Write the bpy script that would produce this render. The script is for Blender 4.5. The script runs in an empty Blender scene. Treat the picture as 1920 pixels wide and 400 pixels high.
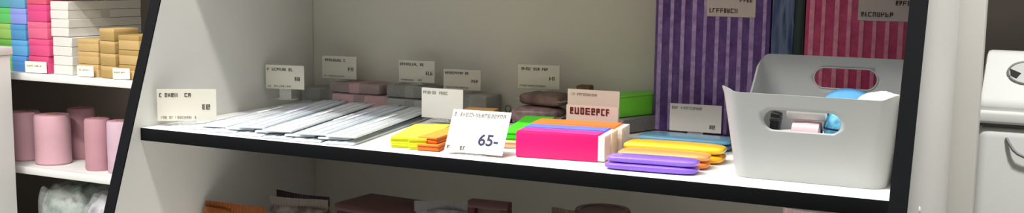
import bpy, bmesh, math, random
from mathutils import Vector, Matrix
C = bpy.context.scene.collection
sc = bpy.context.scene
PI = math.pi
R_ = math.radians

# ------------------------------------------------------------------ camera
cam_d = bpy.data.cameras.new('camera')
cam = bpy.data.objects.new('camera', cam_d); C.objects.link(cam)
cam_d.sensor_width = 36.0
cam_d.sensor_fit = 'HORIZONTAL'
cam_d.lens = 2122.66 / 1920 * 36.0
cam_d.shift_y = 27.88 / 1920
cam_d.clip_start = 0.01
r_ = Vector((0.89671376, 0.44242805, 0.01272182))
u_ = Vector((-0.0714123, 0.11625287, 0.99064906))
f_ = Vector((-0.43681198, 0.88923714, -0.13584035))
M = Matrix((r_, u_, -f_)).transposed().to_4x4()
M.translation = Vector((1.09205, -1.11023, 0.21771))
cam.matrix_world = M
sc.camera = cam

# ------------------------------------------------------------------ light
world = bpy.data.worlds.new('world'); sc.world = world
world.use_nodes = True
bg = world.node_tree.nodes['Background']
bg.inputs[0].default_value = (1.0, 0.99, 0.965, 1)
bg.inputs[1].default_value = 0.25

def area(name, loc, sx, sy, power, tgt, col=(1, .98, .95)):
    d = bpy.data.lights.new(name, 'AREA'); d.shape = 'RECTANGLE'
    d.size = sx; d.size_y = sy; d.energy = power; d.color = col
    o = bpy.data.objects.new(name, d); C.objects.link(o)
    o.location = loc
    o.rotation_euler = (Vector(tgt) - Vector(loc)).to_track_quat('-Z', 'Y').to_euler()
    return o
area('tube_and_fill_light', (0.02, -0.58, 1.62), 1.7, 0.12, 44, (0.02, -0.5, 0))
area('tube_and_fill_light', (-0.40, -1.35, 1.62), 1.2, 0.22, 42, (-0.25, -1.0, 0))
area('tube_and_fill_light', (0.6, -3.0, 1.62), 3.0, 0.3, 4, (0.6, -2.2, 0))  # added fill light, unseen, far in front of the shelves
area('tube_and_fill_light', (-0.75, -0.25, 1.62), 1.1, 0.2, 27, (-0.85, 0.0, 0))  # added unseen light to brighten the background shelf and cabinet
def spot(name, loc, tgt, power, ang, rad):
    d = bpy.data.lights.new(name, 'SPOT'); d.energy = power; d.spot_size = math.radians(ang); d.spot_blend = .6
    d.shadow_soft_size = rad; d.color = (1, .98, .95)
    o = bpy.data.objects.new(name, d); C.objects.link(o); o.location = loc
    o.rotation_euler = (Vector(tgt) - Vector(loc)).to_track_quat('-Z', 'Y').to_euler()
spot('added_bin_spot', (1.45, -0.05, 1.62), (1.15, 0.62, 0.0), 170, 50, 0.10)  # added unseen spot that brightens the tall white bin

sc.view_settings.view_transform = 'Standard'
sc.view_settings.look = 'None'
sc.view_settings.exposure = 0.0
sc.view_settings.gamma = 1.0
sc.view_settings.use_curve_mapping = False

# ------------------------------------------------------------------ materials
def lin(c):
    return tuple(((v / 255) / 12.92 if v / 255 <= .04045 else ((v / 255 + .055) / 1.055) ** 2.4) for v in c)
_m = {}
def mat(name, rgb, rough=.5, noise=0.0, scale=40, bump=0.0, spec=.4, metal=0, trans=0.0, alpha=1.0, coat=0.0):
    if name in _m: return _m[name]
    m = bpy.data.materials.new(name); m.use_nodes = True
    nt = m.node_tree; b = nt.nodes['Principled BSDF']
    c = lin(rgb)
    b.inputs['Base Color'].default_value = (*c, 1)
    b.inputs['Roughness'].default_value = rough
    b.inputs['Specular IOR Level'].default_value = spec
    b.inputs['Metallic'].default_value = metal
    b.inputs['Transmission Weight'].default_value = trans
    b.inputs['Alpha'].default_value = alpha
    b.inputs['Coat Weight'].default_value = coat
    if noise or bump:
        tc = nt.nodes.new('ShaderNodeTexCoord'); n = nt.nodes.new('ShaderNodeTexNoise')
        n.inputs['Scale'].default_value = scale; n.inputs['Detail'].default_value = 4
        nt.links.new(tc.outputs['Object'], n.inputs['Vector'])
        if noise:
            mx = nt.nodes.new('ShaderNodeMix'); mx.data_type = 'RGBA'
            mx.inputs[6].default_value = (*[max(0, v * (1 - noise)) for v in c], 1)
            mx.inputs[7].default_value = (*[min(1, v * (1 + noise)) for v in c], 1)
            nt.links.new(n.outputs['Fac'], mx.inputs[0]); nt.links.new(mx.outputs[2], b.inputs['Base Color'])
        if bump:
            bp = nt.nodes.new('ShaderNodeBump'); bp.inputs['Strength'].default_value = bump; bp.inputs['Distance'].default_value = .002
            nt.links.new(n.outputs['Fac'], bp.inputs['Height']); nt.links.new(bp.outputs['Normal'], b.inputs['Normal'])
    _m[name] = m
    return m
def mat_mix(name, cols, scale=20, rough=.4, stretch=(1, 1, 1), voronoi=False, spec=.4):
    """several printed colours in patches or streaks"""
    if name in _m: return _m[name]
    m = bpy.data.materials.new(name); m.use_nodes = True
    nt = m.node_tree; b = nt.nodes['Principled BSDF']
    b.inputs['Roughness'].default_value = rough; b.inputs['Specular IOR Level'].default_value = spec
    tc = nt.nodes.new('ShaderNodeTexCoord'); mp = nt.nodes.new('ShaderNodeMapping')
    mp.inputs['Scale'].default_value = stretch
    nt.links.new(tc.outputs['Object'], mp.inputs['Vector'])
    n = nt.nodes.new('ShaderNodeTexVoronoi' if voronoi else 'ShaderNodeTexNoise')
    n.inputs['Scale'].default_value = scale
    nt.links.new(mp.outputs[0], n.inputs['Vector'])
    rp = nt.nodes.new('ShaderNodeValToRGB')
    e = rp.color_ramp.elements
    k = len(cols)
    lo, hi = (.0, .9) if voronoi else (.33, .67)
    for i, c in enumerate(cols):
        pos = lo + (hi - lo) * i / (k - 1)
        if i < 2: el = e[i]; el.position = pos
        else: el = e.new(pos)
        el.color = (*lin(c), 1)
    if voronoi:
        sp = nt.nodes.new('ShaderNodeSeparateColor'); nt.links.new(n.outputs['Color'], sp.inputs[0]); nt.links.new(sp.outputs[0], rp.inputs[0])
    else: nt.links.new(n.outputs['Fac'], rp.inputs[0])
    nt.links.new(rp.outputs[0], b.inputs['Base Color'])
    _m[name] = m
    return m
def mat_clear(name, tint, mixf=.5, rough=.25):
    if name in _m: return _m[name]
    m = bpy.data.materials.new(name); m.use_nodes = True
    nt = m.node_tree; b = nt.nodes['Principled BSDF']; out = nt.nodes['Material Output']
    b.inputs['Base Color'].default_value = (*lin(tint), 1); b.inputs['Roughness'].default_value = rough
    t = nt.nodes.new('ShaderNodeBsdfTransparent'); mx = nt.nodes.new('ShaderNodeMixShader')
    n = nt.nodes.new('ShaderNodeTexNoise'); n.inputs['Scale'].default_value = 30
    mr = nt.nodes.new('ShaderNodeMapRange'); mr.inputs[3].default_value = mixf - .12; mr.inputs[4].default_value = mixf + .12
    nt.links.new(n.outputs['Fac'], mr.inputs[0]); nt.links.new(mr.outputs[0], mx.inputs[0])
    nt.links.new(t.outputs[0], mx.inputs[1]); nt.links.new(b.outputs[0], mx.inputs[2])
    nt.links.new(mx.outputs[0], out.inputs['Surface'])
    _m[name] = m
    return m

WHITE = mat('white_melamine', (234, 233, 227), .45, .02, 30, .02)
PANEL = mat('white_panel_melamine', (219, 218, 212), .5, .02, 30, .02)
SHELF = mat('white_shelf_melamine', (240, 240, 237), .45, .02, 30, .02)
EDGE = mat('black_edging', (20, 21, 23), .6, .15, 60, .05, .05)
CARD = mat('card_paper', (212, 208, 194), .7, .02, 60)
CARD2 = mat('card_paper_white', (224, 222, 216), .7, .02, 60)
INK = mat('dark_ink', (80, 75, 68), .7, .05)
INKRED = mat('dark_red_ink', (120, 40, 44), .7, .05)
INKBLUE = mat('blue_black_ink', (40, 40, 78), .7, .05)
INKGREY = mat('grey_ink', (150, 148, 140), .7, .05)
CLEAR = mat_clear('clear_plastic', (225, 228, 226), .3, .15)

# ------------------------------------------------------------------ mesh helpers
def shade(bm, ang=38):
    bm.normal_update()
    for f in bm.faces: f.smooth = True
    for e in bm.edges:
        if len(e.link_faces) == 2: e.smooth = e.calc_face_angle(0) < R_(ang)
def add_box(bm, c, s, rz=0, rx=0, ry=0, bev=0.0, seg=2, taper=None):
    t = bmesh.new()
    bmesh.ops.create_cube(t, size=1)
    for v in t.verts:
        if taper and v.co.z > 0: v.co.x *= taper[0]; v.co.y *= taper[1]
        v.co = Vector((v.co.x * s[0], v.co.y * s[1], v.co.z * s[2]))
    if bev > 0: bmesh.ops.bevel(t, geom=list(t.edges), offset=bev, segments=seg, profile=.5, affect='EDGES')
    mtx = Matrix.Translation(c) @ Matrix.Rotation(rz, 4, 'Z') @ Matrix.Rotation(ry, 4, 'Y') @ Matrix.Rotation(rx, 4, 'X')
    bmesh.ops.transform(t, matrix=mtx, verts=t.verts)
    me = bpy.data.meshes.new('tmp'); t.to_mesh(me); t.free(); bm.from_mesh(me); bpy.data.meshes.remove(me)
    return bm
def box(c, s, **k): return add_box(bmesh.new(), c, s, **k)
def add_prism(bm, pts, axis, lo, hi, bev=0.0):
    """polygon pts in the two other axes, extruded along axis"""
    t = bmesh.new()
    def mk(p, h):
        if axis == 'x': return (h, p[0], p[1])
        if axis == 'y': return (p[0], h, p[1])
        return (p[0], p[1], h)
    a = [t.verts.new(mk(p, lo)) for p in pts]; b = [t.verts.new(mk(p, hi)) for p in pts]
    t.faces.new(a); t.faces.new(list(reversed(b)))
    n = len(pts)
    for i in range(n): t.faces.new((a[i], b[i], b[(i + 1) % n], a[(i + 1) % n]))
    bmesh.ops.recalc_face_normals(t, faces=t.faces)
    if bev: bmesh.ops.bevel(t, geom=list(t.edges), offset=bev, segments=2, profile=.5, affect='EDGES')
    me = bpy.data.meshes.new('tmp'); t.to_mesh(me); t.free(); bm.from_mesh(me); bpy.data.meshes.remove(me)
    return bm
def add_lathe(bm, prof, c=(0, 0, 0), n=40, ax='z', sq=(1, 1)):
    rings = []
    for r, h in prof:
        ring = []
        for i in range(n):
            a = 2 * PI * i / n
            x, y = r * math.cos(a) * sq[0], r * math.sin(a) * sq[1]
            p = (x, y, h) if ax == 'z' else ((x, h, y) if ax == 'y' else (h, x, y))
            ring.append(bm.verts.new((p[0] + c[0], p[1] + c[1], p[2] + c[2])))
        rings.append(ring)
    for a, b in zip(rings, rings[1:]):
        for i in range(n): bm.faces.new((a[i], a[(i + 1) % n], b[(i + 1) % n], b[i]))
    for ring in (rings[0], rings[-1]):
        try: bm.faces.new(ring)
        except ValueError: pass
    bmesh.ops.recalc_face_normals(bm, faces=bm.faces)
    return bm
def add_tube(bm, pts, r, n=10):
    pts = [Vector(p) for p in pts]; rings = []
    for i, p in enumerate(pts):
        d = (pts[min(i + 1, len(pts) - 1)] - pts[max(i - 1, 0)]).normalized()
        a = d.orthogonal().normalized() if abs(d.y) > .9 else d.cross(Vector((0, 1, 0))).normalized()
        b = d.cross(a)
        rings.append([bm.verts.new(p + a * r * math.cos(2 * PI * k / n) + b * r * math.sin(2 * PI * k / n)) for k in range(n)])
    for a, b in zip(rings, rings[1:]):
        for k in range(n): bm.faces.new((a[k], a[(k + 1) % n], b[(k + 1) % n], b[k]))
    bm.faces.new(rings[0]); bm.faces.new(rings[-1])
    bmesh.ops.recalc_face_normals(bm, faces=bm.faces)
    return bm
def sgn(v, e): return math.copysign(abs(v) ** e, v)
def add_pillow(bm, L, W, H, e1=.45, e2=.5, nu=40, nv=24, wob=0.0, seed=0, groove=0.0):
    """superellipsoid resting on z=0: a soft packed body"""
    rnd = random.Random(seed); ph = [rnd.random() * 6 for _ in range(6)]
    rows = []
    for j in range(1, nv):
        th = -PI / 2 + PI * j / nv; row = []
        for i in range(nu):
            a = 2 * PI * i / nu
            cx, sx = math.cos(a), math.sin(a)
            x = L / 2 * sgn(math.cos(th), e1) * sgn(cx, e2); y = W / 2 * sgn(math.cos(th), e1) * sgn(sx, e2)
            z = H / 2 * sgn(math.sin(th), e1)
            w = wob * (math.sin(x * 90 + ph[0]) * .5 + math.sin(y * 120 + ph[1]) * .4 + math.sin((x + y) * 160 + ph[2]) * .3)
            if groove and abs(th) < 1.2:
                k = 1 - groove * math.exp(-(z / H * 9) ** 2); x *= (1 + k * 3) / 4; y *= k
            z = z * (1 + w * 6) + (w * H * .5 if z > 0 else 0)
            row.append(bm.verts.new((x, y * (1 + w), max(z + H / 2, 0))))
        rows.append(row)
    for a, b in zip(rows, rows[1:]):
        for i in range(nu): bm.faces.new((a[i], a[(i + 1) % nu], b[(i + 1) % nu], b[i]))
    bm.faces.new(rows[0]); bm.faces.new(rows[-1])
    bmesh.ops.recalc_face_normals(bm, faces=bm.faces)
    return bm
def obj(name, bm, m, parent=None, ang=38):
    shade(bm, ang)
    me = bpy.data.meshes.new(name); bm.to_mesh(me); bm.free()
    me.materials.append(m)
    o = bpy.data.objects.new(name, me); C.objects.link(o)
    if parent: o.parent = parent
    return o
def tag(o, label, cat, group=None):
    o['label'] = label; o['category'] = cat
    if group: o['group'] = group
    return o
def thing(name, label, cat, loc=(0, 0, 0), rz=0, group=None):
    o = bpy.data.objects.new(name, None); C.objects.link(o)
    o.empty_display_size = .02
    o.location = (loc[0], loc[1], loc[2] + (.0004 if loc[2] > FZ + .001 else 0)); o.rotation_euler = (0, 0, rz)
    return tag(o, label, cat, group)
def struct(name, bm, m):
    o = obj(name, bm, m); o['kind'] = 'structure'; return o
def kids(o): return [c for c in bpy.data.objects if c.parent == o]
def dup(root, loc, rz, label, group=None):
    r = root.copy(); C.objects.link(r); r.location = (loc[0], loc[1], loc[2] + .0004); r.rotation_euler = (0, 0, rz)
    r['label'] = label
    if group: r['group'] = group
    for ch in kids(root):
        c = ch.copy(); C.objects.link(c); c.parent = r
        for g in kids(ch):
            d = g.copy(); C.objects.link(d); d.parent = c
    return r
def marks(x0, x1, z0, z1, y, seed, fill=.8):
    """a row of small unreadable letter shapes"""
    rnd = random.Random(seed); bm = bmesh.new(); h = z1 - z0; x = x0
    st = h * .2
    while x < x1 - h * .5:
        w = h * rnd.uniform(.45, .75)
        if rnd.random() < fill:
            add_box(bm, (x + st / 2, y, (z0 + z1) / 2), (st, .0003, h))
            k = rnd.random()
            for zz, q in ((z1 - st / 2, .7), ((z0 + z1) / 2, .6), (z0 + st / 2, .5)):
                if rnd.random() < q: add_box(bm, (x + w / 2, y, zz), (w, .0003, st))
            if k > .5: add_box(bm, (x + w - st / 2, y, (z0 + z1) / 2 + (h * .2 if k > .75 else 0)), (st, .0003, h * (.6 if k > .75 else 1)))
        x += w + h * .22
    return bm
def text_bm(s, size, bold=0.0):
    cu = bpy.data.curves.new('t', 'FONT'); cu.body = s; cu.size = size; cu.extrude = .0002; cu.offset = bold
    o = bpy.data.objects.new('t', cu); C.objects.link(o)
    dg = bpy.context.evaluated_depsgraph_get()
    me = bpy.data.meshes.new_from_object(o.evaluated_get(dg))
    bpy.data.objects.remove(o); bpy.data.curves.remove(cu)
    bm = bmesh.new(); bm.from_mesh(me); bpy.data.meshes.remove(me)
    bmesh.ops.transform(bm, matrix=Matrix.Rotation(PI / 2, 4, 'X'), verts=bm.verts)
    return bm

# ------------------------------------------------------------------ room
FZ = -0.95
struct('floor', box((0, 0, FZ - .05), (9, 9, .1)), mat_mix('floor_tiles', [(150, 146, 140), (172, 168, 160)], 6, .4))
struct('wall_back', box((0, 2.06, .6), (9, .1, 3.1)), mat('dark_grey_wall', (96, 88, 80), .8, .05, 8, .1))
struct('wall_center', box((.49, .4225, .03), (1.013, .03, 1.96), bev=.002), mat('partition_paint', (205, 203, 196), .6, .03, 10, .03))

# ------------------------------------------------------------------ main shelf unit
S = 0.349; D = 0.3915; W = 0.95; TP = 0.0169; OV = 0.0145; PITCH = 0.242; BT = 0.0165
unit = thing('shelf_unit', 'white shelf unit with sloping sides and black front edges holding the stationery', 'shelf', (0, 0, FZ))
def fy(z): return S * z
ZT, ZB = .80, FZ
def side(x0, x1, name):
    pts = [(fy(ZB) - OV + .002, ZB - FZ), (D, ZB - FZ), (D, ZT - FZ), (fy(ZT) - OV + .002, ZT - FZ)]
    p = obj(name, add_prism(bmesh.new(), pts, 'x', x0, x1, .0006), PANEL, unit)
    pe = [(fy(ZB) - OV, ZB - FZ), (fy(ZB) - OV + .0019, ZB - FZ), (fy(ZT) - OV + .0019, ZT - FZ), (fy(ZT) - OV, ZT - FZ)]
    obj('edge_strip', add_prism(bmesh.new(), pe, 'x', x0 - .0002, x1 + .0002), EDGE, p)['label'] = 'black edge strip'
    return p
side(-TP, -.0002, 'side_panel')
rp = side(W + .0002, W + TP, 'side_panel')
bm = add_lathe(bmesh.new(), [(.0, .0018), (.003, .0015), (.0042, .0004), (.0042, 0)], n=20, ax='x')
bmesh.ops.translate(bm, verts=bm.verts, vec=(W + TP, .085, -.023 - FZ))
obj('screw_cap', bm, mat('white_plastic_cap', (240, 240, 236), .4, .02), rp)['label'] = 'small white screw cap'
obj('back_panel', box((W / 2, D - .004, (ZT + ZB) / 2 - FZ), (W - .001, .008, ZT - ZB)), mat('back_board', (214, 210, 198), .6, .03, 8), unit)
for k in (-3, -2, -1, 0, 1, 2):
    z = k * PITCH; y0 = fy(z)
    s = obj('shelf_board', box((W / 2, (y0 + .002 + D - .009) / 2, z - BT / 2 - FZ), (W - .001, D - .009 - y0 - .002, BT), bev=.0004), SHELF, unit)
    obj('edge_strip', box((W / 2, y0 + .0009, z - BT / 2 - FZ), (W - .001, .0018, BT), bev=.0003), EDGE, s)['label'] = 'black edge strip'
obj('plinth', box((W / 2, D / 2 - .1, .03), (W - .002, .4, .06)), WHITE, unit)

# ------------------------------------------------------------------ price tags
def price_tag(loc, rz, w, h, label, seed, tilt=0.0, lift=0.004, card=CARD, style='std', group='price tags on the white shelf', base=.022):
    t = thing('price_tag', label, 'price tag', loc, rz, group)
    def tl(bm):
        bmesh.ops.transform(bm, matrix=Matrix.Translation((0, 0, lift)) @ Matrix.Rotation(tilt, 4, 'X'), verts=bm.verts); return bm
    c = obj('card', tl(box((0, 0, h / 2), (w, .0008, h), bev=.0002, seg=1)), card, t)
    # clear holder: foot plate, stem and back rail
    hb = box((0, .004, .0005), (w * .5, base, .001), bev=.0003, seg=1)
    add_box(hb, (0, .0012 + lift * .5 * math.tan(tilt) * -1, lift / 2 + .002), (w * .3, .0012, lift + .004))
    bm2 = tl(box((0, .0016, h * .3), (w * .9, .0012, h * .55)))
    me = bpy.data.meshes.new('tmp'); bm2.to_mesh(me); bm2.free(); hb.from_mesh(me); bpy.data.meshes.remove(me)
    obj('holder', hb, CLEAR, t)
    y = -.0006
    if style == 'std':
        obj('title_print', tl(marks(-w * .46, w * .22, h * .76, h * .88, y, seed)), INK, c)
        obj('price_print', tl(marks(w * .26, w * .44, h * .36, h * .52, y, seed + 1, 1)), INK, c)
        obj('small_print', tl(marks(-w * .44, w * .18, h * .07, h * .15, y, seed + 2, .9)), INKGREY, c)
    elif style == 'light':
        obj('title_print', tl(marks(-w * .46, w * .18, h * .80, h * .90, y, seed)), INKGREY, c)
        obj('price_print', tl(marks(w * .28, w * .42, h * .14, h * .28, y, seed + 1, 1)), INK, c)
    elif style == 'bold':
        obj('title_print', tl(marks(-w * .42, w * .1, h * .80, h * .88, y, seed)), INKGREY, c)
        obj('bold_print', tl(marks(-w * .44, w * .40, h * .20, h * .42, y, seed + 1, 1)), INKRED, c)
        obj('lower_slip', tl(box((-.001, -.0009, h * .24), (w * 1.0, .0005, h * .5))), mat('pinkish_paper', (246, 224, 214), .7, .02), c)
        for ch in kids(c):
            if ch.name.startswith('bold'): 
                for v in ch.data.vertices: v.co.y -= .0011
    elif style == 'hang':
        obj('price_print', tl(marks(w * .20, w * .44, h * .46, h * .56, y, seed + 1, 1)), INK, c)
        obj('bold_print', tl(marks(-w * .42, w * .22, h * .12, h * .26, y, seed, 1)), INK, c)
        obj('title_print', tl(marks(-w * .42, w * .3, h * .75, h * .88, y, seed + 3, 1)), INK, c)
    elif style == 'euro':
        bm = text_bm('65-', .0195, .0003)
        bmesh.ops.translate(bm, verts=bm.verts, vec=(w * .04, y, h * .20))
        obj('price_print', tl(bm), INKBLUE, c)
        obj('title_print', tl(marks(-w * .46, w * .42, h * .84, h * .93, y, seed)), INKGREY, c)
        obj('small_print', tl(marks(-w * .46, w * -.05, h * .06, h * .15, y, seed + 2)), INK, c)
    return t

price_tag((.0395, .046, .0005), R_(34), .077, .0425, 'cream price tag standing at the left end of the shelf against the side panel', 3, lift=.006)

# ------------------------------------------------------------------ clear rulers, fanned in a flat heap
RUL = mat_clear('clear_ruler_plastic', (222, 227, 230), .88, .2)
RULB = mat_clear('bluish_ruler_plastic', (208, 216, 223), .88, .2)
TICK = mat('ruler_ink', (150, 158, 164), .6, .05)
HANG = mat('ruler_header_grey', (140, 142, 142), .5, .1)
tint = {'lavender': mat('lavender_slip', (206, 200, 226), .5, .05), 'pale_blue': mat('pale_blue_slip', (176, 208, 226), .5, .05),
        'pale_green': mat('pale_green_slip', (206, 228, 196), .5, .05), 'white': mat('white_slip', (238, 240, 240), .5, .03)}
RL = .30; RW = .040
def ruler(name, m, strip):
    t = thing('clear_ruler', '', 'ruler', group='clear rulers fanned on the white shelf')
    b = box((0, RL / 2, .0013), (RW, RL, .0026), bev=.0009)
    for sx in (-1, 1): add_box(b, (sx * RW * .17, RL / 2, .0026), (RW * .15, RL - .004, .0014), bev=.0006)
    obj('ruler_body', b, m, t)
    tk = bmesh.new()
    for i in range(60):
        l = .007 if i % 5 == 0 else .004
        add_box(tk, (RW / 2 - .001 - l / 2, .006 + i * .0048, .0027), (l, .0005, .0003))
        if i % 5 == 0: add_box(tk, (-RW / 2 + .004, .006 + i * .0048, .0027), (.004, .0005, .0003))
    for sx in (-1, 1): add_box(tk, (sx * (RW / 2 - .0018), RL / 2, .0026), (.0008, RL - .008, .0003))
    obj('tick_marks', tk, TICK, t)
    obj('label_strip', box((-RW * .17, RL * .56, .0034), (RW * .16, .07, .0004)), tint[strip], t)['label'] = strip.replace('_', ' ') + ' label strip'
    obj('end_cap', box((.004, RL - .006, .0036), (.012, .009, .0012), bev=.0004, seg=1), HANG, t)['label'] = 'grey end cap'
    return t
protos = [ruler('a', RUL, 'white'), ruler('b', RULB, 'lavender'), ruler('c', RUL, 'pale_blue'), ruler('d', RULB, 'pale_green')]
# base x, base y, layer height, angle (deg, leaning left), kind
spots = [
    (.078, .026, .0000, 8, 1), (.098, .030, .0040, 10, 0), (.121, .020, .0000, 11, 1), (.143, .028, .0040, 13, 0),
    (.163, .024, .0080, 14, 1), (.168, .012, .0000, 12, 0), (.192, .026, .0040, 14, 2), (.211, .016, .0080, 13, 0),
    (.214, .014, .0000, 12, 3), (.243, .020, .0040, 13, 0), (.264, .016, .0080, 12, 1), (.258, .012, .0000, 11, 0),
    (.292, .022, .0040, 12, 2), (.306, .018, .0080, 11, 0), (.306, .014, .0000, 10, 3)]
words = ['first from the left', 'second from the left', 'third from the left', 'fourth from the left', 'fifth from the left', 'sixth from the left',
         'seventh from the left', 'eighth and middle one', 'seventh from the right', 'sixth from the right', 'fifth from the right', 'fourth from the right',
         'third from the right', 'second from the right', 'last one beside the yellow pads']
used = set()
kinds = ['white slip', 'lavender slip', 'pale blue slip', 'pale green slip']
for i, (x, y, z, a, k) in enumerate(spots):
    lab = 'clear ruler with %s, %s%s' % (kinds[k], words[i], ' in the fanned heap' if i < 14 else '')
    if k not in used:
        o = protos[k]; o.location = (x, y, z + .0004); o.rotation_euler = (0, 0, R_(a)); o['label'] = lab; used.add(k)
    else: dup(protos[k], (x, y, z), R_(a), lab)

# ------------------------------------------------------------------ goods along the back of the shelf
def flat_pack(name, loc, rz, L, Wd, H, m, label, cat='pack', group=None, band=None):
    t = thing(name, label, cat, loc, rz, group)
    obj('contents', box((0, 0, H * .46), (L, Wd, H * .92), bev=min(H * .25, .003)), m, t)
    obj('wrapper', add_pillow(bmesh.new(), L * 1.04, Wd * 1.04, H, .18, .12, 36, 14, .0), CLEAR, t)
    if band: obj('paper_band', box((0, 0, H * .46), (L * .22, Wd * 1.003, H * .935), bev=.0012, seg=1), band, t)
    return t
PINKP = mat('dusty_pink_pack', (206, 134, 142), .5, .08, 30)
REDP = mat('brown_red_pack', (136, 72, 66), .5, .1, 30)
GREYP = mat('grey_pack', (120, 116, 106), .5, .12, 30)
DARKP = mat('dark_brown_pack', (74, 62, 50), .5, .12, 30)
BACKY = .33
flat_pack('stationery_pack', (.056, .356, 0), R_(2), .085, .045, .026, GREYP, 'grey wrapped pack at the back left corner under the leftmost back tag', group='wrapped packs at the back of the shelf', band=DARKP)
flat_pack('stationery_pack', (.124, .352, 0), R_(4), .095, .052, .021, PINKP, 'dusty pink wrapped pack lying flat at the back, under the red one', group='wrapped packs at the back of the shelf', band=REDP)
flat_pack('stationery_pack', (.116, .352, .0212), R_(1), .090, .050, .0165, REDP, 'brown red wrapped pack on top of the dusty pink pack', group='wrapped packs at the back of the shelf', band=PINKP)
flat_pack('stationery_pack', (.222, .345, 0), R_(-3), .085, .055, .020, GREYP, 'grey wrapped pack at the bottom of the pile behind the rulers', group='wrapped packs at the back of the shelf', band=DARKP)
flat_pack('stationery_pack', (.216, .349, .0202), R_(2), .078, .050, .0195, DARKP, 'dark brown wrapped pack on top of the grey pile behind the rulers', group='wrapped packs at the back of the shelf', band=GREYP)
flat_pack('stationery_pack', (.308, .352, 0), R_(0), .072, .050, .033, GREYP, 'thick grey pack at the back behind the bright front tag', group='wrapped packs at the back of the shelf', band=DARKP)
# orange block
t = thing('sticky_note_pad', 'small orange pad lying behind the bright front price tag', 'note pad', (.350, .298, 0), R_(12), 'coloured note pads on the shelf')
obj('pad', box((0, 0, .0075), (.046, .036, .015), bev=.0015), mat('dull_orange_paper', (226, 140, 62), .6, .05), t)
obj('top_sheet', box((0, 0, .0156), (.045, .035, .001)), mat('pale_orange_paper', (236, 178, 112), .6, .05), t)
# little black clip
t = thing('binder_clip', 'tiny black clip standing behind the tilted price card', 'clip', (.393, .300, 0), R_(20))
obj('body', add_prism(bmesh.new(), [(-.006, 0), (.006, 0), (.0015, .014), (-.0015, .014)], 'x', -.006, .006, .0006), mat('black_metal', (30, 32, 32), .35, .05), t)
lp = [(0, -.001, .012), (-.004, -.001, .0185), (-.003, -.001, .0235), (.003, -.001, .0235), (.004, -.001, .0185), (0, -.001, .012)]
obj('wire_loop', add_tube(bmesh.new(), lp, .0007, 8), mat('black_metal', (30, 32, 32)), t)
# mauve clutter
MAUVE = mat_mix('mauve_pack', [(120, 92, 100), (150, 124, 122), (98, 78, 84)], 40, .4)
MAUVE2 = mat_mix('brown_mauve_pack', [(92, 70, 62), (140, 112, 104)], 45, .4)
def soft_pack(name, loc, rz, L, Wd, H, m, label, cat, seed, group=None):
    t = thing(name, label, cat, loc, rz, group)
    obj('bag', add_pillow(bmesh.new(), L, Wd, H, .6, .35, 44, 24, .012, seed), m, t)
    s = bmesh.new()
    for sx in (-1, 1):
        for k in range(9): add_box(s, (sx * (L / 2 - .001), -Wd * .40 + Wd * .1 * k, H * .45), (.006, Wd * .085, .0012), rx=R_(20 if k % 2 else -20))
    obj('crimped_seal', s, CLEAR, t)
    return t
soft_pack('snack_pouch', (.432, .318, 0), R_(8), .072, .052, .024, MAUVE, 'mauve wrapped pouch at the back, lower one under the back right tag', 'pouch', 1, 'mauve pouches at the back of the shelf')
soft_pack('snack_pouch', (.436, .330, .0236), R_(-6), .066, .046, .019, MAUVE2, 'brownish mauve pouch lying on the lower mauve pouch', 'pouch', 2, 'mauve pouches at the back of the shelf')
soft_pack('snack_pouch', (.489, .352, 0), R_(80), .060, .030, .030, MAUVE2, 'dark brown pouch right of the mauve ones', 'pouch', 3, 'mauve pouches at the back of the shelf')
t = thing('cork_block', 'little brown block on the dark brown pouch at the back', 'block', (.487, .352, .0285), R_(5))
obj('block', box((0, 0, .0125), (.02, .02, .025), bev=.002), mat('brown_cork', (112, 92, 62), .8, .25, 120, .2), t)
obj('wrap_band', box((0, 0, .0125), (.0205, .0205, .006), bev=.001, seg=1), DARKP, t)
# green block on a dark pack at the back
flat_pack('stationery_pack', (.563, .325, 0), R_(-20), .058, .090, .021, DARKP, 'dark pack under the green block beside the purple box', group='wrapped packs at the back of the shelf')
t = thing('sticky_note_pad', 'green note block on a dark pack at the back, left of the purple box', 'note pad', (.562, .322, .0213), R_(-22), 'coloured note pads on the shelf')
obj('pad', box((0, 0, .013), (.044, .100, .026), bev=.0015), mat('leaf_green_paper', (132, 236, 66), .6, .06, 60), t)
obj('top_sheet', box((0, 0, .0266), (.0435, .0995, .001)), mat('leaf_green_sheet', (130, 226, 74), .6, .04), t)
for k, (x, y, z, rz, w, h, st, lab) in enumerate([
    (.036, .262, .0135, 12, .063, .036, 'std', 'dim price tag furthest left at the back of the shelf'),
    (.079, .342, .0378, 8, .059, .035, 'std', 'dim price tag above the dusty pink and red packs'),
    (.2187, .342, .0398, 8, .058, .033, 'std', 'dim price tag above the dark brown pile at the back'),
    (.296, .342, .0333, 8, .058, .030, 'std', 'dim price tag behind the bright front tag'),
    (.4206, .340, .0425, 8, .062, .034, 'std', 'dim price tag above the mauve pouches at the back')]):
    price_tag((x, y, z), R_(rz), w, h, lab, 20 + 5 * k, lift=.003 if k else .016, style=st, base=.016)

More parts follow.
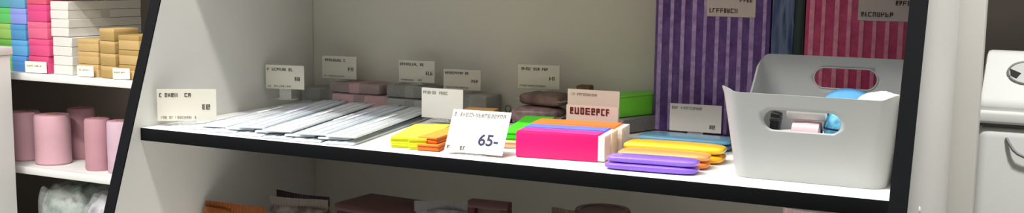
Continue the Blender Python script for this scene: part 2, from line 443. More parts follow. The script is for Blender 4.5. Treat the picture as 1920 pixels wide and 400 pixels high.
# ------------------------------------------------------------------ front row: note pads, cards, memo blocks
def pad(loc, rz, L, Wd, H, m1, m2, label):
    t = thing('sticky_note_pad', label, 'note pad', loc, rz, 'coloured note pads on the shelf')
    bm = bmesh.new(); n = 5
    for k in range(n):                                            # slightly slipped leaves
        add_box(bm, (math.sin(k * 1.7) * .0006, math.cos(k * 2.1) * .0008, H * (k + .5) / n), (L, Wd, H / n * .96), bev=.0003, seg=1)
    obj('pad', bm, m1, t)
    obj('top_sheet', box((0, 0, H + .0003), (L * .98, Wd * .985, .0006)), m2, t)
    return t
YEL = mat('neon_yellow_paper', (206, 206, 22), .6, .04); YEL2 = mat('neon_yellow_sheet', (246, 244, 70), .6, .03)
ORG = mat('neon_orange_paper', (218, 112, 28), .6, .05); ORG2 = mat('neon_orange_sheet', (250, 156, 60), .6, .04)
a = 16
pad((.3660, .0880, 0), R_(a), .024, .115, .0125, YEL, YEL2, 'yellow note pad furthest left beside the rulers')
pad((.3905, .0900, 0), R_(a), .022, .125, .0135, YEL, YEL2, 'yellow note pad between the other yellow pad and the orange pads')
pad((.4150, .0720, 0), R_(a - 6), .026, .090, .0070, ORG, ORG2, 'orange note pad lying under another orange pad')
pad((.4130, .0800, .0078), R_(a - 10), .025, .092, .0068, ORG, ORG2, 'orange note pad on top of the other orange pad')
price_tag((.3239, .235, .0040), R_(2), .064, .0415, 'bright cream price tag standing behind the yellow pads', 61, lift=.004, style='light', card=CARD2)
price_tag((.4830, .028, .0002), R_(4), .074, .054, 'tilted white price card reading 65- at the front edge between orange pads and pink block', 67, tilt=R_(-30), lift=.002, style='euro', card=CARD2, base=.03)

PAGE = mat('page_edges', (236, 228, 220), .7, .06, 200)
def memo(loc, rz, L, Wd, H, m, m2, label):
    t = thing('memo_block', label, 'memo block', loc, rz, 'coloured memo blocks in a row')
    obj('cover', box((-.004, 0, H / 2), (L - .008, Wd, H), bev=.002), m, t)
    bm = bmesh.new()
    for k in range(7): add_box(bm, (L / 2 - .005, -Wd / 2 + .0022 + (Wd - .0044) * k / 6, H / 2), (.008, (Wd - .004) / 7.6, H - .002), bev=.0004, seg=1)
    obj('page_edges', bm, PAGE, t)['label'] = 'white page edges'
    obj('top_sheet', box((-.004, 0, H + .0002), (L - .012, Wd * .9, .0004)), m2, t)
    return t
rz = R_(8)
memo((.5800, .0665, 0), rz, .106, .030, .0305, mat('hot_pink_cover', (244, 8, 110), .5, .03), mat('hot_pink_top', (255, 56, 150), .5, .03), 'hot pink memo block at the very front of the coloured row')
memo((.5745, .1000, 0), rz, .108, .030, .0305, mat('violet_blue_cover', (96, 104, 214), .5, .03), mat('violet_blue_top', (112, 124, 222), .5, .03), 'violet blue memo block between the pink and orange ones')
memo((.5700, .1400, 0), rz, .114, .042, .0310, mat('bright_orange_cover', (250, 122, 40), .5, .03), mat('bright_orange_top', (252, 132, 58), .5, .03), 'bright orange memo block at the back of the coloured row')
GRN = mat('neon_green_paper', (62, 214, 24), .6, .04); GRN2 = mat('neon_green_sheet', (76, 226, 36), .6, .03)
PCH = mat('peach_paper', (244, 196, 150), .6, .04)
pad((.4830, .1750, 0), R_(15), .042, .160, .0080, PCH, PCH, 'peach note pad lying under the neon green pad')
pad((.4850, .1780, .0088), R_(15), .040, .150, .0100, GRN, GRN2, 'neon green pad on a peach pad, left of the memo blocks')
price_tag((.5655, .1905, .0005), R_(3), .068, .039, 'price tag with a bold dark red line standing behind the orange memo block', 71, lift=.0265, style='bold')
price_tag((.6634, .302, .0008), R_(4), .068, .036, 'white price tag in front of the purple box, left of the white bin', 81, lift=.006, style='light', card=CARD2)

# glossy rounded pouches
def pouch(loc, rz, L, Wd, H, m, m2, label, seed):
    t = thing('pencil_pouch', label, 'pouch', loc, rz, 'glossy pouches left of the white bin')
    obj('body', add_pillow(bmesh.new(), L, Wd, H * .52, .55, .38, 56, 20, .006, seed), m, t, 70)
    up = add_pillow(bmesh.new(), L * .985, Wd * .95, H * .50, .55, .38, 56, 20, .006, seed + 5)
    bmesh.ops.translate(up, verts=up.verts, vec=(.001, .001, H * .48))
    obj('flap', up, m2, t, 70)
    return t
pouch((.6960, .0400, 0), R_(5), .102, .032, .0160, mat('purple_vinyl', (138, 98, 214), .25, .05, coat=.3), mat('purple_vinyl_flap', (150, 112, 224), .2, .05, coat=.3), 'purple glossy pouch at the front edge', 1)
pouch((.6960, .0780, 0), R_(6), .104, .036, .0165, mat('orange_vinyl', (236, 132, 60), .25, .05, coat=.3), mat('peach_vinyl_flap', (246, 168, 100), .2, .05, coat=.3), 'orange glossy pouch between the purple and yellow ones', 2)
pouch((.6940, .1210, 0), R_(5), .118, .042, .0200, mat('yellow_vinyl', (240, 176, 24), .25, .05, coat=.3), mat('yellow_vinyl_flap', (250, 206, 52), .2, .05, coat=.3), 'yellow glossy pouch behind the orange one', 3)
pouch((.6760, .2200, 0), R_(2), .118, .050, .0140, mat('sky_blue_vinyl', (104, 176, 222), .25, .05, coat=.3), mat('sky_blue_vinyl_flap', (130, 196, 234), .2, .05, coat=.3), 'flat sky blue pouch furthest back in front of the purple box', 4)
pouch((.6800, .1720, 0), R_(3), .108, .036, .0120, mat('pale_vinyl', (216, 212, 216), .25, .05, coat=.3), mat('pale_vinyl_flap', (232, 226, 226), .2, .05, coat=.3), 'whitish pouch between the yellow and sky blue ones', 6)

# ------------------------------------------------------------------ striped boxes at the back right
def striped(name, cols, scale):
    m = bpy.data.materials.new(name); m.use_nodes = True
    nt = m.node_tree; b = nt.nodes['Principled BSDF']; b.inputs['Roughness'].default_value = .45
    tc = nt.nodes.new('ShaderNodeTexCoord'); n = nt.nodes.new('ShaderNodeTexNoise'); n.inputs['Scale'].default_value = scale
    n.inputs['Detail'].default_value = 5; n.inputs['Roughness'].default_value = .7
    nt.links.new(tc.outputs['Object'], n.inputs['Vector'])
    rp = nt.nodes.new('ShaderNodeValToRGB'); rp.color_ramp.elements[0].position = .35; rp.color_ramp.elements[1].position = .7
    rp.color_ramp.elements[0].color = (*lin(cols[0]), 1); rp.color_ramp.elements[1].color = (*lin(cols[1]), 1)
    nt.links.new(n.outputs['Fac'], rp.inputs[0]); nt.links.new(rp.outputs[0], b.inputs['Base Color'])
    return m
def striped_box(name, x0, x1, y0, y1, h, n, dark, light, label, seed):
    t = thing(name, label, 'box', ((x0 + x1) / 2, (y0 + y1) / 2, 0), 0, 'tall striped boxes on the shelf')
    w = x1 - x0; d = y1 - y0
    obj('body', box((0, 0, h / 2), (w, d, h), bev=.0015), dark, t)
    rnd = random.Random(seed); bm = bmesh.new(); p = w / n
    for k in range(n):
        x = -w / 2 + p * (k + .5) + rnd.uniform(-.0006, .0006); ww = p * rnd.uniform(.30, .42)
        add_box(bm, (x, -d / 2 - .0004, h / 2), (ww, .0012, h - .003), bev=.0004, seg=1)
    for k in range(3):
        add_box(bm, (-w / 2 - .0002, -d / 2 + d * (k + .5) / 3, h / 2), (.0012, d * .12, h - .003), bev=.0004, seg=1)
    obj('ribs', bm, light, t)['label'] = 'lighter vertical stripes'
    return t
PD = striped('purple_print', [(76, 46, 114), (116, 84, 158)], 60); PL = striped('lavender_print', [(150, 122, 182), (200, 178, 222)], 90)
KD = striped('rose_print', [(186, 56, 106), (214, 84, 130)], 60); KL = striped('pale_rose_print', [(222, 130, 160), (244, 170, 190)], 90)
striped_box('striped_box', .5935, .7475, .335, .382, .212, 10, PD, PL, 'tall purple box with lavender vertical stripes in the back right corner', 1)
striped_box('striped_box', .7915, .9450, .335, .382, .212, 10, KD, KL, 'tall pink box with pale rose vertical stripes beside the right side panel', 2)
def folder(x0, x1, y0, m, label, h):
    t = thing('ring_binder', label, 'binder', ((x0 + x1) / 2, .36, 0), 0, 'binders between the striped boxes')
    w = x1 - x0
    bm = box((-w / 2 + .0012, 0, h / 2), (.0024, .046, h), bev=.0006, seg=1)
    add_box(bm, (w / 2 - .0012, 0, h / 2), (.0024, .046, h), bev=.0006, seg=1)
    obj('cover', bm, m, t)
    sp = [(-w / 2 + w * i / 8, -.0215 - .003 * math.sin(PI * i / 8)) for i in range(9)]
    sp += [(p[0], p[1] + .0016) for p in reversed(sp)]
    obj('spine', add_prism(bmesh.new(), sp, 'z', 0, h), m, t)
    obj('pages', box((0, .002, h / 2), (w - .0055, .040, h - .008)), PAGE, t)
    return t
folder(.7490, .7770, .335, mat_mix('blue_streaks', [(34, 50, 84), (70, 92, 132), (112, 134, 164), (40, 66, 92)], 90, .35, (1, 1, .12)), 'narrow blue streaked binder standing beside the purple box', .205)
folder(.7775, .7905, .335, mat_mix('dark_teal', [(14, 20, 20), (46, 70, 64), (10, 10, 12)], 60, .4, (1, 1, .1)), 'thin blackish green binder beside the pink box', .205)
# hung price tags on the boxes (clipped to the top edge)
def hung_tag(x, z, label, seed):
    t = thing('price_tag', label, 'price tag', (x, .3330, z), 0, 'price tags hung on the striped boxes')
    w, h = .064, .048
    c = obj('card', box((0, 0, h / 2), (w, .0008, h)), mat('card_grey', (206, 198, 190), .7, .02), t)
    obj('price_print', marks(w * .18, w * .46, h * .40, h * .52, -.0006, seed, 1), INK, c)
    obj('bold_print', marks(-w * .44, w * .16, h * .10, h * .22, -.0006, seed + 1, 1), INK, c)
    hb = box((0, .0006, h * .5), (w * 1.02, .0006, h * 1.02))
    add_box(hb, (0, -.0002, .212 - z + .0012), (w * .4, .0012, .03)); 
    add_box(hb, (0, .006, .212 - z + .0012), (w * .4, .014, .0012)); add_box(hb, (0, .0005, .212 - z - .02), (w * .4, .0006, .04))
    obj('holder', hb, CLEAR, t)
hung_tag(.6962, .1562, 'price tag hung on the front of the purple striped box', 101)
hung_tag(.8880, .1569, 'price tag hung on the front of the pink striped box', 107)

# ------------------------------------------------------------------ white bin
def smooth(a, b, x):
    x = max(0, min(1, (x - a) / (b - a))); return x * x * (3 - 2 * x)
def round_rect(hx, hy, r, n=8, m=14):
    """closed outline, counter clockwise, even points"""
    pts = []
    cs = [(hx - r, -hy + r, -90), (hx - r, hy - r, 0), (-hx + r, hy - r, 90), (-hx + r, -hy + r, 180)]
    for i, (cx, cy, a0) in enumerate(cs):
        for k in range(n + 1):
            a = R_(a0 + 90 * k / n); pts.append((cx + r * math.cos(a), cy + r * math.sin(a)))
        nx = cs[(i + 1) % 4]; a1 = R_(nx[2]); ax, ay = pts[-1]; bx, by = nx[0] + r * math.cos(a1), nx[1] + r * math.sin(a1)
        for k in range(1, m): pts.append((ax + (bx - ax) * k / m, ay + (by - ay) * k / m))
    return pts
def stadium(cx, cz, hw, hh, y0, y1, n=14):
    pts = []
    for k in range(n + 1):
        a = -PI / 2 + PI * k / n; pts.append((cx + hw - hh + hh * math.cos(a), cz + hh * math.sin(a)))
    for k in range(n + 1):
        a = PI / 2 + PI * k / n; pts.append((cx - hw + hh + hh * math.cos(a), cz + hh * math.sin(a)))
    return add_prism(bmesh.new(), pts, 'y', y0, y1)
BX, BY = .8587, .1285                                       # centre of the bin
HX0, HY0, HX1, HY1 = .0775, .077, .0897, .094
def shell(off):
    rows = []
    nz = 14
    po = round_rect(1, 1, .2)
    n = len(po)
    base = round_rect(HX0 - off, HY0 - off, .018); top = round_rect(HX1 - off, HY1 - off, .018)
    for j in range(nz + 1):
        v = j / nz; row = []
        for (bx, by), (tx, ty) in zip(base, top):
            fyv = (ty + HY1) / (2 * HY1)                    # 0 front .. 1 back
            cx = abs(tx) / HX1
            hf = .0915 + .007 * smooth(.80, 1.0, cx) * smooth(.25, .0, fyv)
            dip = smooth(.02, .30, fyv) * (1 - smooth(.62, .97, fyv))
            hgt = hf + (.120 - .0925) * smooth(.6, .97, fyv) - .022 * dip
            if fyv > .9: hgt -= .006 * smooth(.93, 1.0, cx)
            z = hgt * v + (0.0015 if off else 0) * (1 - v)
            e = 0 if v < .95 else .0012
            s = v
            row.append((bx + (tx - bx) * s + math.copysign(e, tx) * (cx > .9), by + (ty - by) * s, z))
        rows.append(row)
    return rows
bm = bmesh.new()
ro = [[bm.verts.new(p) for p in r] for r in shell(0)]
ri = [[bm.verts.new(p) for p in r] for r in shell(.0022)]
n = len(ro[0])
for rows, fl in ((ro, 0), (ri, 1)):
    for a_, b_ in zip(rows, rows[1:]):
        for i in range(n):
            q = (a_[i], a_[(i + 1) % n], b_[(i + 1) % n], b_[i])
            bm.faces.new(q if not fl else tuple(reversed(q)))
for i in range(n): bm.faces.new((ro[-1][i], ro[-1][(i + 1) % n], ri[-1][(i + 1) % n], ri[-1][i]))
bm.faces.new(list(reversed(ro[0]))); bm.faces.new(ri[0])
bmesh.ops.recalc_face_normals(bm, faces=bm.faces)
bin_t = thing('storage_bin', 'white plastic bin with oval hand holes at the right end of the shelf', 'bin', (BX, BY, 0), 0)
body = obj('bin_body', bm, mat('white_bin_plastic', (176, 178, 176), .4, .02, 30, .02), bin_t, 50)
cut = obj('cut', stadium(-.0045, .0645, .0395, .0112, -.12, -.05), EDGE)
cut2 = obj('cut', stadium(.0060, .0945, .0355, .0118, .05, .12), EDGE)
for c_ in (cut, cut2):
    md = body.modifiers.new('b', 'BOOLEAN'); md.operation = 'DIFFERENCE'; md.solver = 'EXACT'; c_.parent = bin_t; md.object = c_
dg = bpy.context.evaluated_depsgraph_get(); dg.update()
me = bpy.data.meshes.new_from_object(body.evaluated_get(dg))
body.modifiers.clear(); body.data = me
for c_ in (cut, cut2): bpy.data.objects.remove(c_)
# rim around each hand hole
def ring(cx, cz, hw, hh, y, dep, slope):
    pts = []
    for k in range(17): a = -PI / 2 + PI * k / 16; pts.append((cx + hw - hh + hh * math.cos(a), cz + hh * math.sin(a)))
    for k in range(17): a = PI / 2 + PI * k / 16; pts.append((cx - hw + hh + hh * math.cos(a), cz + hh * math.sin(a)))
    pts.append(pts[0])
    return add_tube(bmesh.new(), [(p[0], y + slope * (p[1] - cz), p[1]) for p in pts], .0008, 8)
obj('handle_rim', ring(-.0045, .0645, .0395, .0112, -.0868, 0, -.184), mat('white_bin_plastic', (222, 224, 222)), bin_t)
obj('handle_rim', ring(.0060, .0945, .0355, .0118, .0878, 0, .14), mat('white_bin_plastic', (222, 224, 222)), bin_t)
# what lies in the bin
def in_bin(dx, dy, z): return (BX + dx, BY + dy, z)
def heap(name, label, cat, loc, rz, bm, m, extra=None, group='things in the white bin'):
    t = thing(name, label, cat, loc, rz, group)
    obj('body', bm, m, t, 60)
    if extra: obj(extra[0], extra[1], extra[2], t)
    return t
heap('folded_cloth', 'grey white folded cloth at the bottom of the white bin', 'cloth', in_bin(0, 0, .0018), 0, add_pillow(bmesh.new(), .128, .125, .036, .3, .3, 48, 20, .006, 9), mat('pale_cloth', (206, 204, 202), .9, .05, 80, .2))
sq = add_pillow(bmesh.new(), .060, .052, .043, .8, .8, 40, 24, .01, 4)
heap('blue_sponge', 'blue rounded sponge poking out of the top of the white bin', 'sponge', in_bin(.022, .030, .0450), R_(10), sq, mat('sky_blue_foam', (92, 160, 212), .8, .08, 90, .3))
heap('blue_ball', 'blue and dark blue ball behind the right end of the front hand hole', 'ball', in_bin(.0335, -.0630, .0375), R_(-30),
     add_lathe(bmesh.new(), [(.0205 * math.sin(PI * k / 20) + 1e-4, .0205 - .0205 * math.cos(PI * k / 20)) for k in range(21)], n=32), mat_mix('blue_patches', [(24, 70, 110), (110, 196, 232), (40, 120, 170)], 50, .4),
     ('seam', add_lathe(bmesh.new(), [(.0206, .0195), (.0209, .0205), (.0206, .0215)], n=32), mat('dark_blue_rubber', (20, 44, 70), .5, .05)))
heap('pink_roll', 'pale pink roll lying behind the middle of the front hand hole', 'roll', in_bin(-.0030, -.0690, .0377), R_(0),
     add_lathe(bmesh.new(), [(.009, -.0145), (.0125, -.0135), (.013, 0), (.0125, .0135), (.009, .0145)], (0, 0, .0125), 28, 'x'), mat('pale_pink_paper', (244, 206, 212), .7, .05),
     ('core', add_lathe(bmesh.new(), [(.005, -.0152), (.005, .0152)], (0, 0, .0125), 20, 'x'), mat('dark_core', (40, 36, 36), .7, .05)))
heap('white_roll', 'white roll resting on the pink roll inside the bin', 'roll', in_bin(-.0030, -.0680, .0640), R_(2),
     add_lathe(bmesh.new(), [(.008, -.020), (.0108, -.019), (.0108, .019), (.008, .020)], (0, 0, .0108), 28, 'x'), mat('white_paper', (242, 242, 240), .7, .03),
     ('core', add_lathe(bmesh.new(), [(.004, -.0207), (.004, .0207)], (0, 0, .0108), 20, 'x'), mat('dark_core', (40, 36, 36))))
bb = add_prism(bmesh.new(), [(-.010, 0), (.012, 0), (.012, .009), (-.001, .011), (.001, .032), (-.0085, .034)], 'y', -.008, .008, .0015)
heap('black_boot_charm', 'small black boot shaped piece behind the left end of the front hand hole', 'charm', in_bin(-.0300, -.0720, .0378), R_(0), bb, mat('black_rubber', (10, 8, 9), .5, .1),
     ('stripe', box((-.0045, 0, .026), (.0098, .0165, .004), bev=.0006, seg=1), mat('grey_rubber', (52, 50, 50), .5, .05)))
heap('white_pouch', 'white crumpled paper pouch sticking up at the right side of the bin', 'pouch', in_bin(.060, -.012, .0378), R_(80), add_pillow(bmesh.new(), .085, .040, .054, .7, .5, 40, 24, .02, 12), mat('white_paper', (242, 242, 240)))

# ------------------------------------------------------------------ goods on the shelf below
LZ = -PITCH
BELOW = 'packets on the shelf below'  # most bag colours are darkened to stand in for shade under the shelf
def stand_bag(x, y, rz, w, d, h, m, label, seed, seal=None):
    t = thing('snack_bag', label, 'bag', (x, y, LZ), rz, BELOW)
    bm = bmesh.new(); rnd = random.Random(seed); nx, nz = 20, 18
    ph = [rnd.random() * 6 for _ in range(4)]
    rings = []
    for j in range(nz + 1):
        v = j / nz; prof = max(.03, math.sin(PI * min(1, .12 + v * .9)) ** .6) if v > .12 else .8 + v * 1.5
        prof = min(1, prof) if v < .85 else max(.03, (1 - v) / .15 * .75)
        ring = []
        for k in range(2 * nx):
            a = 2 * PI * k / (2 * nx)
            x_ = w / 2 * sgn(math.cos(a), .7) * (1 + .015 * math.sin(9 * v + ph[0]))
            y_ = d / 2 * prof * sgn(math.sin(a), .8) * (1 + .12 * math.sin(14 * v + 40 * x_ + ph[1]))
            ring.append(bm.verts.new((x_, y_, h * v + .004 * math.sin(60 * x_ + ph[2]) * v)))
        rings.append(ring)
    m_ = 2 * nx
    for a_, b_ in zip(rings, rings[1:]):
        for k in range(m_): bm.faces.new((a_[k], a_[(k + 1) % m_], b_[(k + 1) % m_], b_[k]))
    for v in rings[0]: v.co.z = 0
    bm.faces.new(rings[0]); bm.faces.new(rings[-1]); bmesh.ops.recalc_face_normals(bm, faces=bm.faces)
    obj('bag_body', bm, m, t, 60)
    zz = [(-w / 2 + w * k / 40, .0005 * (1 if k % 2 else -1) + .004 * math.sin(5 * k / 40 + seed)) for k in range(41)]
    zz += [(p[0], p[1] + .0009) for p in reversed(zz)]
    s = add_prism(bmesh.new(), zz, 'z', h - .003, h + .011)
    obj('crimped_seal', s, seal or m, t)
    return t
stand_bag(.055, .120, R_(8), .100, .05, .112, mat_mix('orange_foil', [(150, 78, 20), (186, 108, 30), (96, 46, 14)], 30, .35), 'orange foil bag at the left end of the lower shelf', 1, mat('orange_foil_seal', (132, 70, 22), .4, .1))
stand_bag(.110, .200, R_(-4), .100, .05, .118, mat_mix('brown_cream_foil', [(70, 44, 28), (128, 110, 92), (50, 34, 26)], 40, .35), 'brown and cream bag behind the orange bag on the lower shelf', 2, mat('dark_purple_seal', (48, 36, 42), .4, .1))
stand_bag(.172, .110, R_(6), .088, .05, .134, mat_mix('grey_brown_foil', [(88, 78, 68), (52, 42, 34), (120, 110, 102)], 45, .35), 'grey brown crinkled bag between the orange bag and the dark red box', 3, mat('grey_foil_seal', (98, 90, 82), .35, .1))
t = thing('snack_box', 'dark red carton box on the lower shelf under the rulers', 'box', (.305, .130, LZ), R_(-4), BELOW)
obj('carton', box((0, 0, .070), (.118, .075, .140), bev=.002), mat_mix('dark_red_print', [(66, 14, 14), (84, 22, 20), (46, 10, 12)], 14, .45), t)
obj('lid', box((0, 0, .1435), (.122, .079, .010), bev=.002), mat('maroon_card', (54, 16, 14), .5, .1), t)
obj('window_panel', box((.018, -.0378, .1085), (.060, .0008, .030)), mat('pale_print', (98, 76, 68), .6, .1), t)
stand_bag(.405, .100, R_(5), .080, .05, .154, mat_mix('silver_grey_foil', [(100, 96, 98), (136, 130, 132), (72, 68, 70)], 30, .3), 'silver grey bag right of the dark red carton', 5, mat('silver_foil_seal', (106, 102, 102), .3, .1))
# a small open wooden frame
t = thing('display_frame', 'dark red wooden frame standing beside the silver grey bag', 'frame', (.466, .105, LZ), R_(4), BELOW)
WR = mat('dark_red_wood', (60, 26, 20), .5, .2, 60, .1)
for sx in (-1, 1): obj('frame_post', box((sx * .022, 0, .082), (.010, .016, .164), bev=.0015), WR, t)
obj('frame_rail', box((0, 0, .168), (.054, .016, .009), bev=.0015), WR, t)
obj('frame_rail', box((0, 0, .0045), (.034, .016, .009), bev=.0015), WR, t)
obj('backing', box((0, .003, .086), (.0338, .003, .153)), mat('brown_board', (84, 68, 56), .7, .1), t)
# dark brown jar
t = thing('jar', 'dark brown round jar with a dark lid on the lower shelf under the pink block', 'jar', (.609, .120, LZ), 0, BELOW)
obj('jar_body', add_lathe(bmesh.new(), [(.030, 0), (.033, .004), (.033, .140), (.030, .150), (.028, .154)], n=44), mat('brown_glass', (92, 62, 40), .25, .15, coat=.4), t)
obj('lid', add_lathe(bmesh.new(), [(.0325, .1545), (.0335, .156), (.0335, .172), (.0320, .175), (.026, .175), (.025, .1735)], n=44), mat('dark_lid', (58, 30, 22), .4, .1), t)
obj('paper_label', add_lathe(bmesh.new(), [(.0332, .03), (.0335, .0305), (.0335, .138), (.0332, .1385)], n=44), mat('tan_paper', (116, 92, 66), .7, .1), t)
stand_bag(.545, .190, R_(0), .070, .045, .142, mat_mix('dim_brown_foil', [(80, 62, 48), (124, 104, 84)], 40, .35), 'dim brown bag behind the round jar on the lower shelf', 8)
stand_bag(.875, .080, R_(-3), .090, .05, .196, mat_mix('pale_pink_foil', [(206, 176, 176), (190, 120, 130), (222, 206, 200)], 30, .35), 'pale pink bag on the lower shelf under the white bin', 9, mat('pale_pink_seal', (206, 178, 178), .35, .1))

# ------------------------------------------------------------------ second shelf unit in the background, left
NX0, NX1, NY0, NY1 = -1.80, -.42, .900, 1.255
far = thing('shelf_unit', 'plain white shelf unit in the background left with coloured boxes and pink rolls', 'shelf', (0, 0, FZ))
WH2 = mat('white_laminate', (224, 224, 220), .45, .02, 30, .02)
obj('side_panel', box((NX0 + .009, (NY0 + NY1) / 2, (.5 + FZ) / 2 - FZ), (.018, NY1 - NY0, .5 - FZ)), WH2, far)
obj('side_panel', box((NX1 + .009, (NY0 + NY1) / 2, (.5 + FZ) / 2 - FZ), (.018, NY1 - NY0, .5 - FZ)), WH2, far)
obj('back_panel', box(((NX0 + NX1) / 2, NY1 - .004, (.5 + FZ) / 2 - FZ), (NX1 - NX0 - .03, .008, .5 - FZ)), mat('grey_back_board', (176, 164, 152), .6, .03, 8), far)
for z in (.418, .176, -.066, -.308, -.55, -.79):
    obj('shelf_board', box(((NX0 + NX1) / 2, (NY0 + .02 + NY1 - .009) / 2, z - .008 - FZ), (NX1 - NX0 - .037, NY1 - NY0 - .03, .016), bev=.0006), WH2, far)
    obj('price_rail', box(((NX0 + NX1) / 2, NY0 + .009, z - .0085 - FZ), (NX1 - NX0 - .037, .018, .018), bev=.0015), mat('white_rail', (236, 236, 232), .4, .02), far)
SZ = -.066
cab = thing('cabinet', 'low white cabinet at the left edge in front of the background shelf', 'cabinet', (-1.518, .65, FZ))
ch = .004 - FZ
obj('carcass', box((0, 0, (ch - .02) / 2 + .0), (.500, .420, ch - .021), bev=.002), WH2, cab)
obj('top_board', box((0, 0, ch - .010), (.508, .430, .020), bev=.002), WH2, cab)
obj('door', box((0, -.2185, ch / 2), (.490, .016, ch - .06), bev=.002), WH2, cab)
def carton(x, y, z, rz, w, d, h, m, label, group, lidm=None):
    t = thing('carton_box', label, 'box', (x, y, z), rz, group)
    obj('carton', box((0, 0, h * .40), (w * .985, d * .985, h * .80), bev=.0018), m, t)
    obj('lid', box((0, 0, h * .80), (w, d, h * .38), bev=.0022), lidm or m, t)
    return t
G1 = 'stacked coloured boxes in the background'
ord5 = ['bottom', 'second from the bottom', 'third from the bottom', 'fourth from the bottom', 'topmost']
grn = [(112, 190, 88), (110, 176, 76), (150, 190, 96), (96, 190, 100), (84, 160, 160)]
blu = [(88, 150, 214), (100, 170, 220), (84, 150, 200), (140, 152, 222), (100, 160, 196)]
pnk = [(222, 82, 130), (228, 86, 136), (230, 108, 142), (222, 76, 132), (222, 92, 116)]
hs = .0405
for k in range(5):
    carton(-1.3695, .985, SZ + k * hs, R_((k * 37) % 5 - 2), .056, .11, hs - .0005, mat('green_card_%d' % k, grn[k], .5, .05), 'green carton, %s of the green stack at far left' % ord5[k], G1)
    carton(-1.3135, .980, SZ + k * hs, R_((k * 53) % 5 - 2), .056, .11, hs - .0005, mat('blue_card_%d' % k, blu[k], .5, .05), 'blue carton, %s of the blue stack at far left' % ord5[k], G1)
    carton(-1.2375 + (0 if k % 2 else -.002), .975, SZ + k * (hs + .003), R_((k * 29) % 3 - 1), .069, .11, hs + .0025, mat('pink_card_%d' % k, pnk[k], .5, .05), 'pink carton, %s of the pink stack' % ord5[k], G1)
WB = mat('white_card', (228, 226, 218), .5, .03)
def ream(x, y, z, rz, w, d, h, label):
    t = thing('paper_ream', label, 'paper', (x, y, z), rz, 'stacked white paper packs in the background')
    bm = bmesh.new()
    for k in range(4): add_box(bm, ((k % 2) * .001, 0, h * (k + .5) / 4), (w, d, h / 4 * .97), bev=.001, seg=1)
    obj('paper', bm, WB, t)
    obj('wrapper_band', box((0, 0, h / 2), (w * 1.01, d * .12, h * 1.006)), mat('grey_paper_band', (206, 204, 196), .6, .03), t)
    return t
ream(-1.1590, 1.046, SZ, R_(-1), .066, .24, .094, 'white paper pack, lower one beside the pink stack')
ream(-1.1640, 1.046, SZ + .0950, R_(-1.5), .062, .24, .088, 'white paper pack, upper one lying on the other')
KR = mat('kraft_card', (200, 168, 112), .7, .08, 30, .1); KR2 = mat('kraft_card_dark', (176, 146, 88), .7, .08, 30, .1)
G2 = 'brown kraft boxes in the background'
for k in range(3): carton(-1.0735, .965, SZ + k * .031, R_(k - 1), .070, .08, .0305, KR, 'kraft brown carton, %s of the left brown stack' % ('bottom', 'middle', 'top')[k], G2, KR)
for k in range(4): carton(-1.0005, .958, SZ + k * .0305, R_(1 - k), .050, .08, .030, KR2, 'kraft brown carton, %s of the middle brown stack' % ('bottom', 'second', 'third', 'top')[k], G2, KR)
for k in range(3): carton(-.9370, .962, SZ + k * .036, R_(2 * k - 2), .064, .08, .0355, KR, 'kraft brown carton, %s of the right brown stack by the black edge' % ('bottom', 'middle', 'top')[k], G2, KR2)
def small_tag(x, w, h, label, seed):
    t = thing('price_tag', label, 'price tag', (x, .9085, SZ + .0005), R_(12), 'small price tags on the background shelf')
    c = obj('card', box((0, 0, h / 2 + .002), (w, .001, h), rx=0), mat('cream_card', (244, 238, 222), .7, .02), t)
    obj('title_print', marks(-w * .42, w * .3, h * .6, h * .74, -.0008, seed), INKGREY, c)
    obj('foot', box((0, .003, .0008), (w * .6, .010, .0016)), CLEAR, t)
small_tag(-1.236, .062, .028, 'small cream price tag in front of the pink stack', 201)
small_tag(-1.066, .046, .026, 'small cream price tag in front of the left brown stack', 203)
small_tag(-.948, .046, .026, 'small cream price tag in front of the right brown stack', 205)
# pink rolls
PZ = -.308
def pink_roll(x, y, r, h, m, label):
    t = thing('paper_roll', label, 'roll', (x, y, PZ), 0, 'pink rolls on the background shelf')
    obj('roll', add_lathe(bmesh.new(), [(r * .92, 0), (r, .004), (r * .985, h * .3), (r, h * .6), (r * .985, h - .005), (r * .92, h), (r * .34, h), (r * .33, h - .004)], n=44), m, t)
    obj('core', add_lathe(bmesh.new(), [(r * .33, h - .02), (r * .33, h + .001), (r * .26, h + .001), (r * .26, h - .02)], n=28), mat('cardboard_core', (168, 140, 112), .8, .05), t)
    sp = [(math.cos(6 * PI * k / 90) * r * (.4 + .5 * k / 90), math.sin(6 * PI * k / 90) * r * (.4 + .5 * k / 90), h + .0003) for k in range(91)]
    obj('wound_edge', add_tube(bmesh.new(), sp, .0006, 6), mat('pink_edge_line', (190, 130, 148), .7, .05), t)
PK = mat('pink_paper', (208, 164, 174), .8, .05, 50, .1); PK2 = mat('dusky_pink_paper', (190, 142, 152), .8, .05, 50, .1); PK3 = mat('pale_pink_wrap', (206, 176, 190), .7, .08, 40, .1)
pink_roll(-1.3750, .985, .040, .128, PK, 'pink roll furthest left, partly hidden by the white post')
pink_roll(-1.2680, .980, .0455, .128, PK, 'big pink roll in the middle of the row')
pink_roll(-1.2700, 1.078, .036, .134, PK2, 'dusky pink roll set back between two front rolls')
pink_roll(-1.1000, .972, .032, .130, PK2, 'dusky pink roll fourth from the left')
pink_roll(-1.0220, .972, .033, .130, PK3, 'pale pink roll nearest the black edge of the front shelf unit')
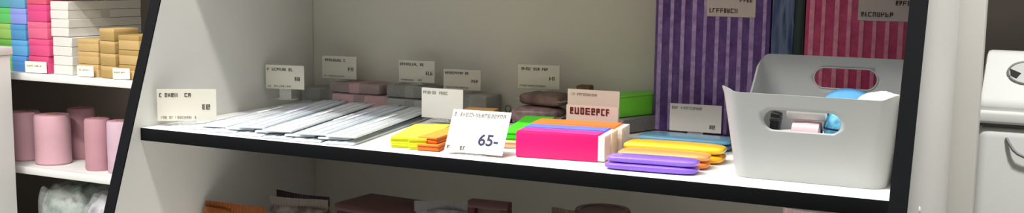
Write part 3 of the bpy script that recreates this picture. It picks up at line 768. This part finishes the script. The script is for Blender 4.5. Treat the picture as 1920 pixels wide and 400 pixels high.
# bags on the lowest visible background shelf
def clear_bag(x, y, w, d, h, m, label, seed):
    t = thing('plastic_bag', label, 'bag', (x, y, -.55), R_(seed), 'plastic bags on the lower background shelf')
    obj('filling', add_pillow(bmesh.new(), w * .95, d * .95, h * .96, .5, .35, 44, 26, .02, seed), m, t, 60)
    obj('wrap', add_pillow(bmesh.new(), w, d, h, .4, .3, 44, 26, .02, seed + 1), CLEAR, t, 60)
clear_bag(-1.215, 1.01, .165, .15, .185, mat_mix('green_grey_print', [(92, 108, 98), (150, 172, 158), (196, 204, 198), (70, 80, 74)], 22, .35), 'green grey patterned plastic bag on the lower background shelf', 2)
clear_bag(-1.045, .985, .150, .13, .180, mat_mix('lilac_grey_print', [(120, 118, 128), (186, 184, 194), (214, 212, 218), (90, 88, 96)], 24, .35), 'lilac grey patterned plastic bag beside the green grey one', 5)

# ------------------------------------------------------------------ tall white bin at the right edge
tb = thing('waste_bin', 'tall white lidded bin with an oval badge at the right edge of the photo', 'bin', (1.20, 1.02, FZ))
WP = mat('glossy_white_plastic', (226, 228, 224), .3, .02, 20, .02)
bl = -.0215 - FZ
obj('bin_body', box((0, 0, bl / 2), (.462, .43, bl), bev=.018, seg=4), WP, tb)
lp_ = [(-.215, 0 - FZ), (-.215, .018 - FZ), (-.105, .0885 - FZ), (-.085, .0905 - FZ), (.215, .055 - FZ), (.215, 0 - FZ)]
lid = obj('lid', add_prism(bmesh.new(), lp_, 'x', -.230, .230, .008), WP, tb)
obj('lid_flange', box((0, 0, -.0075 - FZ), (.470, .442, .020), bev=.005, seg=3), WP, tb)
obj('gap_seal', box((0, 0, -.0195 - FZ), (.455, .424, .006)), mat('grey_rubber_seal', (96, 98, 98), .6, .05), tb)
bx = -.164; yf = -.2155; SL = math.atan2(.0705, .110)
def on_lid(bm):                                                  # lay a shape flat on the sloping front of the lid
    bmesh.ops.transform(bm, matrix=Matrix.Translation((bx, -.152, .0588 - FZ)) @ Matrix.Rotation(SL, 4, 'X'), verts=bm.verts); return bm
obj('badge', on_lid(add_lathe(bmesh.new(), [(.0001, 0), (.0295, 0), (.0295, .0012), (.0001, .0014)], n=48)), mat('pale_grey_badge', (196, 198, 194), .35, .04), lid)
obj('badge_ring', on_lid(add_tube(bmesh.new(), [(.0295 * math.cos(2 * PI * k / 48), .0295 * math.sin(2 * PI * k / 48), .001) for k in range(49)], .0020, 8)), mat('grey_ring', (120, 122, 118), .4, .05), lid)
wd = add_prism(bmesh.new(), [(-.027, .008), (-.010, -.003), (-.016, -.017), (-.025, -.010)], 'z', .0012, .0022)
obj('badge_mark', on_lid(wd), mat('black_mark', (40, 44, 42), .5, .05), lid)
wd = add_prism(bmesh.new(), [(-.004, .009), (.024, .012), (.020, -.002), (-.002, -.001)], 'z', .0012, .0022)
obj('badge_mark', on_lid(wd), mat('black_mark', (40, 44, 42)), lid)
hp = [(-.186, yf, -.039 - FZ), (-.182, yf - .004, -.046 - FZ), (-.175, yf - .008, -.056 - FZ), (-.168, yf - .010, -.0615 - FZ), (-.158, yf - .010, -.0655 - FZ), (-.14, yf - .010, -.068 - FZ), (-.11, yf - .010, -.068 - FZ), (-.092, yf - .010, -.0655 - FZ), (-.082, yf - .010, -.0615 - FZ), (-.075, yf - .008, -.056 - FZ), (-.068, yf - .004, -.046 - FZ), (-.064, yf, -.039 - FZ)]
obj('handle', add_tube(bmesh.new(), hp, .0024, 10), mat('grey_handle', (124, 128, 128), .4, .05), tb)['label'] = 'grey curved handle'
